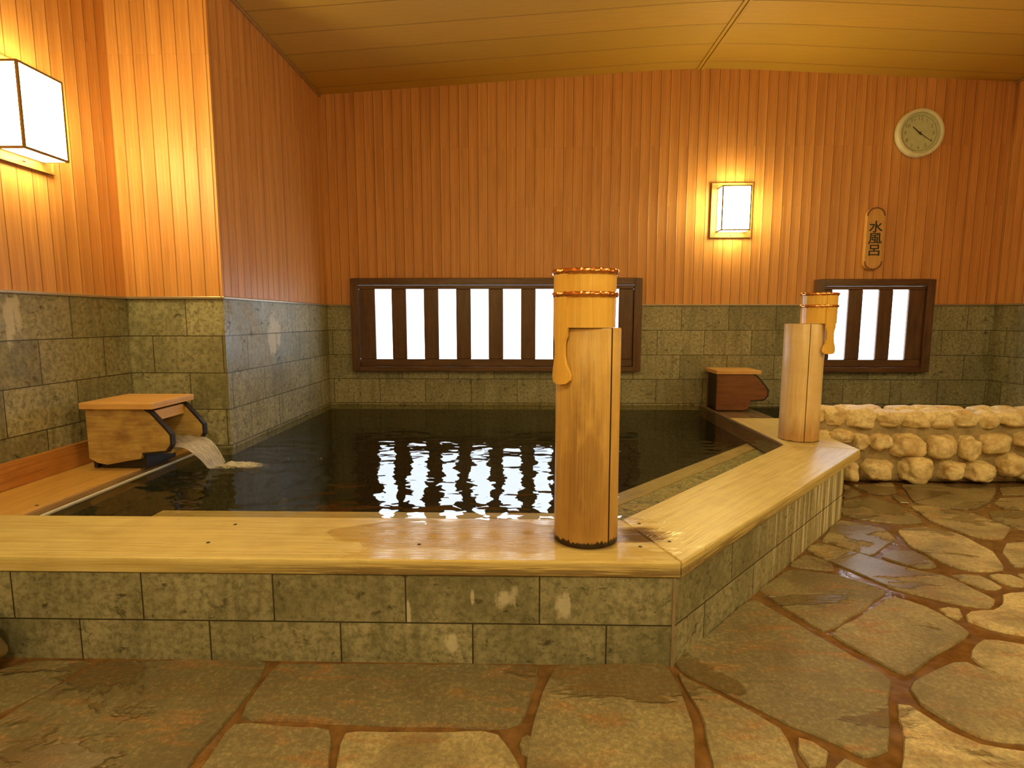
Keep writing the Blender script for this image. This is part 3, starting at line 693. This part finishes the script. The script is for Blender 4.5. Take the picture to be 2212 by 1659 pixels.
# ------------------------------------------------------------ cobblestone rim
cob = empty('cobblestone_wall', (2.55, 3.2, 0)); tag(cob, 'low rim wall of rounded tan cobbles set in mortar before the cold bath', 'stone wall')
CO = (-2.55, -3.2, 0)
bm = bmesh.new()
bmesh.ops.create_cube(bm, size=1); bmesh.ops.subdivide_edges(bm, edges=bm.edges, cuts=14, use_grid_fill=True)
for v in bm.verts:
    x = 1.672+(v.co.x+.5)*(XR-.004-1.672); y = 3.185+(v.co.y+.5)*0.235; z = (v.co.z+.5)*0.365
    if v.co.z > 0.2: y += 0.03*(v.co.z-0.2)/0.3*(1 if v.co.y < 0 else -0.3)
    y += 0.012*noise.noise(Vector((x*9, y*9, z*12)))*(1 if v.co.y < .3 else 0)
    z += 0.012*noise.noise(Vector((x*8, y*8, 5)))*(1 if v.co.z > 0.3 else 0)
    v.co = (x, y, z)
me = bpy.data.meshes.new('mortar'); bm.to_mesh(me); bm.free(); me.materials.append(M['mortar'])
for p in me.polygons: p.use_smooth = True
o = bpy.data.objects.new('mortar', me); SC.collection.objects.link(o); o.parent = cob; o.location = CO
def rock(x, y, z, rx, rz, ry, seed, name='cobblestone', mat=None, parent=cob, off=CO, sub=4):
    bm = bmesh.new(); bmesh.ops.create_icosphere(bm, subdivisions=sub, radius=1)
    for v in bm.verts:
        c = v.co.copy(); q = Vector((c.x*1.1+seed*3.1, c.y*1.1, c.z*1.1+seed))
        k = 1+0.30*noise.noise(q)+0.10*noise.noise(q*2.6)+.02*noise.noise(q*8)
        f = lambda t: math.copysign(abs(t)**0.72, t)
        c = Vector((f(c.x), f(c.y), f(c.z)))*k
        v.co = (c.x*rx, c.y*ry, c.z*rz)
    me = bpy.data.meshes.new(name); bm.to_mesh(me); bm.free(); me.materials.append(mat or M['rock'])
    for p in me.polygons: p.use_smooth = True
    o = bpy.data.objects.new(name, me); SC.collection.objects.link(o)
    if parent is not None: o.parent = parent
    o.location = (x+off[0], y+off[1], z+off[2]); return o
TOP = [(1.695,3.225,0.372,0.05,0.045),(1.790,3.21,0.357,0.058,0.052),(1.940,3.2,0.345,0.085,0.055),(2.105,3.2,0.343,0.080,0.046),(2.245,3.2,0.340,0.070,0.047),(2.373,3.2,0.341,0.080,0.047),
       (2.515,3.2,0.343,0.082,0.050),(2.665,3.2,0.336,0.060,0.052),(2.808,3.2,0.348,0.085,0.046),(2.965,3.2,0.345,0.078,0.05),(3.12,3.2,0.345,0.078,0.048),(3.28,3.2,0.345,0.082,0.05),(3.395,3.21,0.34,0.045,0.045)]
MIDR = [(1.715,3.17,0.255,0.045,0.045),(1.812,3.16,0.265,0.061,0.036),(1.935,3.175,0.235,0.045,0.048),(2.035,3.155,0.233,0.055,0.05),(2.183,3.15,0.215,0.086,0.072),(2.385,3.15,0.208,0.080,0.070),(2.533,3.15,0.200,0.051,0.070),
        (2.683,3.15,0.225,0.080,0.058),(2.845,3.15,0.25,0.05,0.045),(2.97,3.15,0.22,0.065,0.07),(3.13,3.15,0.21,0.08,0.068),(3.29,3.15,0.23,0.07,0.06),(3.40,3.16,0.22,0.04,0.06)]
BOT = [(1.72,3.15,0.12,0.05,0.05),(1.863,3.13,0.068,0.042,0.055),(2.021,3.12,0.074,0.080,0.062),(2.230,3.12,0.080,0.084,0.072),(2.432,3.12,0.068,0.061,0.056),(2.598,3.12,0.068,0.079,0.054),
       (2.758,3.12,0.110,0.062,0.068),(2.90,3.12,0.065,0.075,0.055),(3.06,3.12,0.075,0.08,0.066),(3.22,3.12,0.06,0.07,0.055),(3.37,3.12,0.07,0.065,0.06)]
for i, (x, y, z, rx, rz) in enumerate(TOP): rock(x, y+.03, z+.018, rx, rz*1.02, 0.075, i+1)
for i, (x, y, z, rx, rz) in enumerate([(1.78+.155*k+.03*math.sin(k*2.3), 3.345, 0.375, 0.078, 0.04) for k in range(11)]): rock(x, y, z, rx, rz, 0.07, i+61)
for i, (x, y, z, rx, rz) in enumerate(MIDR): rock(x, y+.035, z, rx*1.0, rz*0.98, 0.072, i+21)
for i, (x, y, z, rx, rz) in enumerate(BOT): rock(x, y+.045, z, rx*1.0, min(rz, z+.004), 0.078, i+41)
# boulder at the left end of the kerb
tag(rock(-1.475, 1.295, 0.085, 0.105, 0.083, 0.10, 83, 'boulder', M['boulder'], None, (0, 0, 0)), 'rounded brown boulder on the floor against the tiled bath side', 'boulder')

# ------------------------------------------------------------ windows
def window(n, x0, x1, slots, z0=0.541, z1=1.228, s0=0.632, s1=1.150):
    root = S(empty('window_%d' % n, (x0, YB, z0)))
    off = (-x0, -YB, -z0); fw = 0.058; yb, yf = YB-.012, YB-.055
    g = G(); g.box((x0, yf, z0), (x0+fw, YB-.001, z1), 2).box((x1-fw, yf, z0), (x1, YB-.001, z1), 2)
    g.box((x0+fw, yf, z1-fw+.01), (x1-fw, YB-.001, z1), 0).box((x0+fw, yf-.012, z0), (x1-fw, YB-.001, z0+.036), 0)
    g.build('frame', M['frame'], root, off, bevel=0.004)
    a, b = x0+fw+.001, x1-fw-.001; ya, yc = YB-.036, YB-.012
    zl, zh = z0+.037, z1-fw+.009
    g = G(); g.box((a, ya, zl), (b, yc, s0), 0); g.build('rail', M['frame'], root, off, bevel=0.004)
    g = G(); g.box((a, ya, s1), (b, yc, zh), 0); g.build('rail', M['frame'], root, off, bevel=0.004)
    e = [a]+[v for s in slots for v in s]+[b]
    for k in range(0, len(e), 2):
        g = G(); g.box((e[k], ya+.001, s0), (e[k+1], yc, s1), 2); g.build('slat', M['frame'], root, off, bevel=0.005)
    g = G(); g.box((a, YB-.010, s0-.03), (b, YB-.004, s1+.03), 0); g.build('frosted_pane', M['sky'], root, off)
    return root
window(1, -1.287, 0.866, [(-1.108+.2405*k-(0.008 if k else 0), -1.108+.2405*k+0.122) for k in range(8)])
window(2, 2.127, 2.977, [(2.252, 2.368), (2.472, 2.588), (2.689, 2.803)], z1=1.216, s1=1.142)

# ------------------------------------------------------------ lanterns (local: wall at y=0, facing -y)
def make_lantern():
    root = empty('wall_lantern')
    g = G(); g.prism([(-.147, -.192), (.147, -.192), (.147, .192), (-.147, .192)], -.010, -.001, 1); g.build('back_plate', M['lampwood'], root, bevel=0.002)
    g = G(); w, h, t = .147, .192, .008
    g.box((-w, -.020, -h), (w, -.010, -h+t), 0).box((-w, -.020, h-t), (w, -.010, h), 0).box((-w, -.020, -h+t), (-w+t, -.010, h-t), 2).box((w-t, -.020, -h+t), (w, -.010, h-t), 2)
    g.build('plate_border', M['lampwood'], root)
    W, H, y0, y1, t = .1025, .155, -.012, -.118, .0085
    g = G()
    for x in (-W, W-t):
        for y in (y0-t, y1): g.box((x, y, -H), (x+t, y+t, H), 2)
        for z in (-H, H-t): g.box((x, y1+t, z), (x+t, y0-t, z+t), 1)
    for z in (-H, H-t):
        for y in (y0-t, y1): g.box((-W+t, y, z), (W-t, y+t, z+t), 0)
    g.build('lantern_frame', M['lampwood'], root)
    g = G(); e = .0015; g.box((-W+e, y1+e, -H+e), (W-e, y0, H-e)); g.build('paper_shade', M['pane'], root)
    g = G(); g.lathe([(0, 0), (.004, 0), (.006, .004), (.004, .008), (0, .008)], 12, (0, -.02)); g.build('brass_screw', M['copper'], root, (0, 0, -.178))
    return root
L1 = make_lantern(); L1.location = (XL, 2.205, 1.712); L1.rotation_euler[2] = PI/2
tag(L1, 'glowing box lantern with wooden frame on the left wall, partly out of frame', 'wall lamp', 'paper wall lanterns')
LANT = [(1.4975, YB, 1.7105, 0, 'glowing box lantern with thin wooden frame on the back wall'),
        (XR, 1.1, 1.712, -PI/2, 'unseen box lantern added on the right wall'),
        (-0.9, YR, 1.712, PI, 'unseen box lantern added on the rear wall left of the camera'),
        (1.6, YR, 1.712, PI, 'unseen box lantern added on the rear wall right of the camera')]
for x, y, z, r, lb in LANT:  # beyond the back-wall copy, the lanterns are unseen, added for their light
    c = copy_tree(L1); c.location = (x, y, z); c.rotation_euler[2] = r; c['label'] = lb
# round fill lights on the ceiling, unseen, added to brighten the room
def ceiling_fill(x, y, lb):
    root = empty('ceiling_fill', (x, y, zc(x))); tag(root, lb, 'fill light', 'unseen round fill lights added on the ceiling')
    G().lathe([(0, -.045), (.15, -.045), (.17, -.03), (.17, -.012)], 40).build('diffuser', M['ceilfill'], root)
    G().lathe([(.171, -.014), (.185, -.014), (.185, -.0005), (0, -.0005)], 40).build('rim', M['lampwood'], root)
M['ceilfill'] = m_emit('ceiling_fill_glow', (1.0, 0.84, 0.40), CEIL_FILL)
ceiling_fill(-0.4, -0.6, 'added round warm fill light on the left behind the camera')
ceiling_fill(2.2, 0.2, 'added round warm fill light on the right beside the camera')

# ------------------------------------------------------------ clock
ck = empty('wall_clock', (2.79, YB, 2.235)); tag(ck, 'round cream wall clock high on the back wall', 'clock')
def yl(prof, name, mat, seg=64, par=ck):                     # lathe about the y axis
    g = G(); g.lathe(prof, seg); g.v = [(a, -c, b) for a, b, c in g.v]; return g.build(name, mat, par, smooth=40)
yl([(0, .001), (.160, .001), (.166, .012), (.166, .032), (.158, .044), (.146, .046), (.138, .040), (.136, .024)], 'case', M['clockrim'])
yl([(0, .022), (.137, .022)], 'dial', M['dial'])
yl([(.118, .0222), (.118, .0235), (.122, .0235), (.122, .0222)], 'dial_ring', M['dialink'])
def text(body, size, name, mat, par, loc, rot=(PI/2, 0, 0), ext=0.0008):
    cu = bpy.data.curves.new(name, 'FONT'); cu.body = body; cu.size = size; cu.extrude = ext; cu.offset = size*0.010 if name == 'character' else 0; cu.align_x = 'CENTER'; cu.align_y = 'CENTER'
    t = bpy.data.objects.new(name, cu); SC.collection.objects.link(t)
    bpy.context.view_layer.update(); dg_ = bpy.context.evaluated_depsgraph_get()
    me = bpy.data.meshes.new_from_object(t.evaluated_get(dg_)); bpy.data.objects.remove(t)
    me.materials.clear(); me.materials.append(mat)
    o = bpy.data.objects.new(name, me); SC.collection.objects.link(o); o.parent = par; o.location = loc; o.rotation_euler = rot
    return o
for h in range(1, 13):
    a = h*PI/6; text(str(h), 0.036, 'numeral', M['dialink'], ck, (0.098*math.sin(a), -.0235, 0.098*math.cos(a)))
def hand(ang, L, wd, y, name):
    g = G(); d = Vector((math.sin(ang), math.cos(ang))); n = Vector((d.y, -d.x)); a = -d*0.018
    g.prism([tuple(a+n*wd), tuple(a-n*wd), tuple(d*L-n*wd*.5), tuple(d*L+n*wd*.5)], -y-.0015, -y, 1); g.build(name, M['hand'], ck)
hand(math.radians(311), .066, .0052, .026, 'hour_hand'); hand(math.radians(124), .102, .0026, .029, 'minute_hand')
yl([(0, .034), (.007, .034), (.007, .024)], 'hub', M['hand'], 16)

# ------------------------------------------------------------ hanging wooden sign
sg = empty('hanging_sign', (2.525, YB, 1.505)); tag(sg, 'narrow wooden sign slab with three black characters above the small window', 'sign')
P = []
for k in range(9): a = PI*k/8; P.append((.066*math.cos(a), .165+.057*math.sin(a)))
for k in range(9): a = PI+PI*k/8; P.append((.066*math.cos(a), -.165+.057*math.sin(a)))
G().prism(P, -.034, -.002, 1, (0, 1)).build('slab', M['signwood'], sg, bevel=0.006)
P2 = [(x*.86, z*.955) for x, z in P]
for r0_ in (0, 9):
    g = G()
    for k in range(r0_, r0_+8):
        a, b = P[k], P[k+1]; c, d = P2[k+1], P2[k]
        g.prism([a, b, c, d], -.0365, -.0345, 1)
    g.build('dark_edging', M['spoutdark'], sg)
for ch, z in (('水', .078), ('風', -.004), ('呂', -.086)):
    o = text(ch, 0.088, 'character', M['ink'], sg, (0.002, -.0350, z), ext=.0012)
    o.scale = (1.15, 1.0, 1)

# ------------------------------------------------------------ posts
def post(x, y, r, crack, label, mat, n=72, H=0.615):
    root = empty('wooden_post', (x, y, ZK)); tag(root, label, 'post', 'log posts standing on the bath rim')
    dc = 2*PI/n
    def rf(a):
        d = abs((a-crack+PI) % (2*PI)-PI)
        k = 1-0.05*max(0, 1-d/0.028) if d < .028 else 1
        return k*(1+.006*math.sin(a*3+x*5))
    # denser angles at the crack
    g = G(); angs = sorted(set([2*PI*k/n for k in range(n)]+[(crack+e) % (2*PI) for e in (-.03, -.014, 0, .014, .03)]))
    prof = [(r*1.0, 0.0005), (r*1.005, .02), (r*.992, .2), (r*.99, .4), (r*.985, H-.004), (r*.965, H)]
    for i in range(len(prof)-1):
        (r0, z0), (r1, z1) = prof[i], prof[i+1]
        for k in range(len(angs)):
            a0, a1 = angs[k], angs[(k+1) % len(angs)]; a1 = a1 if a1 > a0 else a1+2*PI
            f0, f1 = rf(a0), rf(a1 % (2*PI))
            w0 = ((a0+PI/2+PI) % (2*PI)-PI)*r; w1 = w0+(a1-a0)*r
            g.face([(r0*f0*math.cos(a0), r0*f0*math.sin(a0), z0), (r0*f1*math.cos(a1), r0*f1*math.sin(a1), z0), (r1*f1*math.cos(a1), r1*f1*math.sin(a1), z1), (r1*f0*math.cos(a0), r1*f0*math.sin(a0), z1)],
                   [(z0, w0), (z0, w1), (z1, w1), (z1, w0)], 1 if min(f0, f1) < .97 else 0)
    for z, rr in ((H, r*.965), (0.0005, r)):
        g.face([(rr*rf(a)*math.cos(a), rr*rf(a)*math.sin(a), z) for a in angs], [(.3+.1*math.cos(a), .1*math.sin(a)+.3) for a in angs])
    g.build('shaft', [mat, M['crack']], root, smooth=35)
    # the near post's dark ring is coloured into the rim board
    return root
D = math.radians
post(0.183, 1.590, 0.0925, -PI/2+D(38), 'thick golden log post in front, stained brown, carrying a pail', M['post'])
post(1.475, 2.975, 0.0985, -PI/2-D(10), 'pale log post at the far corner of the bath rim', M['post2'])
# ------------------------------------------------------------ hand pails, upside down on the posts
def pail(x, y, z, az, label):
    root = empty('hand_pail', (x, y, z), az); tag(root, label, 'pail', 'wooden hand pails turned over on the posts')
    R0, R1, H = .0850, .0865, .158                              # mouth (below) and bottom (above)
    ns = 14; rf = lambda a: 1-.010*max(0, 1-abs(((a*ns/(2*PI)) % 1)-.5)*-1*0-abs(((a*ns/(2*PI))+.5) % 1-.5)*14)
    g = G(); g.lathe([(R0-.010, .001), (R0, .001), (R0+.0005, .05), (R1, H-.002), (R1-.010, H), (R1-.011, H-.012), (0, H-.012)], 112, rfun=rf)
    g.lathe([(R0-.010, .001), (R0-.011, H-.03), (0, H-.03)], 56)
    g.build('body', M['pail'], root, smooth=50)
    for zz, wd in ((H-.007, .0075), (H-.068, .0070)):
        g = G(); R = R1 + .0026; seg = 168
        for k in range(seg):
            a0, a1 = 2*PI*k/seg, 2*PI*(k+1)/seg
            def ring(a):
                tw = a*22; out = []
                for j in range(10):
                    b = 2*PI*j/10; rr = wd*(1+.10*math.cos(2*b-tw)); out.append(((R+rr*.36*math.cos(b)+.0006*math.sin(tw))*math.cos(a), (R+rr*.36*math.cos(b)+.0006*math.sin(tw))*math.sin(a), zz+rr*math.sin(b)))
                return out
            A0, A1 = ring(a0), ring(a1)
            for j in range(10): g.face([A0[j], A0[(j+1) % 10], A1[(j+1) % 10], A1[j]])
        g.build('copper_hoop', M['copper'], root, smooth=60)
    # long stave that forms the handle (on the -y side)
    pr = [(.150, .030), (.075, .030), (.005, .030), (-.022, .029), (-.031, .023), (-.045, .0200), (-.075, .0200), (-.098, .026), (-.115, .036), (-.128, .041), (-.141, .040), (-.151, .028), (-.154, .010)]
    poly = [(w_, z_) for z_, w_ in pr]+[(-w_, z_) for z_, w_ in reversed(pr)]
    g = G()
    def bend(w_, z_, d):
        rr = R0+.0005+d if z_ > -0.005 else R0+.0005+d
        a = -PI/2+w_/R0; return (rr*math.cos(a), rr*math.sin(a), z_)
    for d, fl_ in ((.0045, 0), (-.006, 1)):
        for i in range(len(pr)-1):
            (z0, w0), (z1, w1) = pr[i], pr[i+1]
            for k in range(6):
                s0, s1 = -1+k/3, -1+(k+1)/3
                q = [bend(w0*s0, z0, d), bend(w0*s1, z0, d), bend(w1*s1, z1, d), bend(w1*s0, z1, d)]
                g.face(q, [(z0, w0*s0), (z0, w0*s1), (z1, w1*s1), (z1, w1*s0)])
    for i in range(len(poly)):
        a, b = poly[i], poly[(i+1) % len(poly)]
        if a[1] == b[1]:
            for k in range(6):
                t0_, t1_ = a[0]+(b[0]-a[0])*k/6, a[0]+(b[0]-a[0])*(k+1)/6
                g.face([bend(t0_, a[1], -.006), bend(t1_, a[1], -.006), bend(t1_, a[1], .0045), bend(t0_, a[1], .0045)])
        else: g.face([bend(*a, -.006), bend(*b, -.006), bend(*b, .0045), bend(*a, .0045)], [(a[1], 0), (b[1], 0), (b[1], .012), (a[1], .012)])
    g.build('handle', M['pail'], root, smooth=45)
    return root
pail(0.170, 1.575, ZK+.6155, D(-58), 'golden stave pail with copper hoops upside down on the near post')
pail(1.534, 2.960, ZK+.6155, D(16), 'orange stave pail upside down on the far post')

# ------------------------------------------------------------ wooden water spouts (local: back at x=0, faces +x)
PR = [(0, .004), (.20, .004), (.228, .018), (.236, .068), (.337, .080), (.360, .110), (.360, .153), (.337, .183), (.282, .246), (.256, .262), (0, .262)]
def spout(x, y, z, W, m, label, worn, lidmat):
    root = empty('water_spout', (x, y, z)); tag(root, label, 'water spout')
    P1 = PR if not worn else [(0, .050), (.035, .030), (.075, .022), (.12, .030), (.17, .040), (.222, .048), (.232, .070), (.337, .080), (.360, .110), (.360, .153), (.337, .183), (.282, .246), (.256, .262), (0, .262)]
    for y0, pp in ((0, P1), (W-.022, P1)):
        o = G().prism(pp, y0, y0+.022, 1, (1, 0)).build('side_panel', m, root, bevel=0.002)
        # blackened front edge
        g = G(); fr = [p for p in pp if p[0] >= .2 and not (p[0] < .3 and p[1] < .06)]
        for a, b in zip(fr[:-1], fr[1:]):
            d = (Vector(b)-Vector(a)).normalized(); nrm = Vector((d.y, -d.x))*.0035; a_, b_ = Vector(a), Vector(b); i_ = -nrm*1.6
            g.prism([tuple(a_+nrm), tuple(b_+nrm), tuple(b_+i_), tuple(a_+i_)], y0-.0015, y0+.0235, 1)
        g.build('charred_edge', M['char'], root)
    G().box((0.001, .023, .004), (.018, W-.023, .261), 1).build('back_panel', M['char'], root)
    G().box((.018, .023, .068), (.345, W-.023, .086), 0).build('trough_floor', m, root, bevel=0.002)
    G().box((.258, .023, .205), (.274, W-.023, .250), 1).build('cross_piece', M['lid'], root, bevel=0.002)
    G().box((.03, .030, .002), (.225, W-.030, .066), 0).build('support_block', M['char'], root)
    g = G(); g.prism([(-.012, .2635), (.300, .2635), (.300, .2905), (-.012, .2905)], -.018, W+.018, 1, (1, 0)); g.build('lid', lidmat, root, bevel=0.003)
    return root
spout(-1.848, 2.280, ZK+.001, 0.262, M['spout'], 'weathered wooden spout box pouring water, on the left shelf board', True, M['lid'])
spout(1.372, 3.957, ZK-.010, 0.222, M['spoutdark'], 'dark reddish wooden spout box at the back wall facing the cold bath', False, M['lid'])
# water pouring from the near spout
g = G(); nu, nv = 34, 26; X0, Y0 = -1.848, 2.280
def fall(s, t):                                              # s along the flow 0..1, t across 0..1
    if s < .35:
        k = s/.35; x = X0+.16+.205*k; z = ZK+.095+.008*math.sin(PI*k)+.010*noise.noise(Vector((x*30, t*5, 0))); y = Y0+.024+(.262-.048)*t
    else:
        k = (s-.35)/.65; x = X0+.365+.150*k-.02*k*k+.02*(t-.3)*k; z = ZK+.095-.105*k**1.6
        w0, c0 = .214, Y0+.131; c = c0-.045*k; wv = w0*(1-.50*k)
        y = c+(t-.5)*wv; z += .006*noise.noise(Vector((t*14, k*2, 3)))*(1-k*.4)+.012*(abs(t-.5)*2)**2*(k)
    return (x, y, z)
for i in range(nu):
    for j in range(nv):
        s0, s1, t0_, t1_ = i/nu, (i+1)/nu, j/nv, (j+1)/nv
        g.face([fall(s0, t0_), fall(s1, t0_), fall(s1, t1_), fall(s0, t1_)], [(s0, t0_), (s1, t0_), (s1, t1_), (s0, t1_)])
tag(g.build('pouring_water', M['stream'], smooth=60), 'sheet of clear water falling from the left spout into the bath', 'water', kind='stuff')
g = G()
def foam(a, r): 
    return (-1.27+r*.15*math.cos(a)+(.06*r if math.cos(a) > 0 else 0), 2.365+r*.07*math.sin(a), ZW+.002+.022*max(0, noise.noise(Vector((math.cos(a)*r*4, math.sin(a)*r*4, 2)))+.35)*(1-r)*1.6)
for i in range(10):
    for k in range(48):
        a0, a1, r0, r1 = 2*PI*k/48, 2*PI*(k+1)/48, i/10, (i+1)/10
        q = [foam(a0, r0), foam(a0, r1), foam(a1, r1), foam(a1, r0)]
        if i == 0: q = q[:3]
        g.face(q, [(r0, a0), (r1, a0), (r1, a1), (r0, a1)][:len(q)])
tag(g.build('splash', M['foam'], smooth=60), 'small foaming splash where the spout water meets the bath', 'splash', kind='stuff')
for i, (x, y, r, lb) in enumerate([(-1.09, 2.488, .011, 'leftmost of three clear bubbles floating beyond the splash'), (-1.016, 2.49, .012, 'middle one of three clear bubbles floating on the dark water'), (-.941, 2.492, .013, 'rightmost of three clear bubbles floating on the dark water')]):
    g = G(); g.lathe([(r*math.cos(k*PI/12), ZW+.0005+r*.8*math.sin(k*PI/12)) for k in range(6)]+[(0, ZW+.0005+r*.8)], 20, (x, y))
    tag(g.build('water_bubble', M['film'], smooth=80), lb, 'bubble', 'bubbles on the bath water')
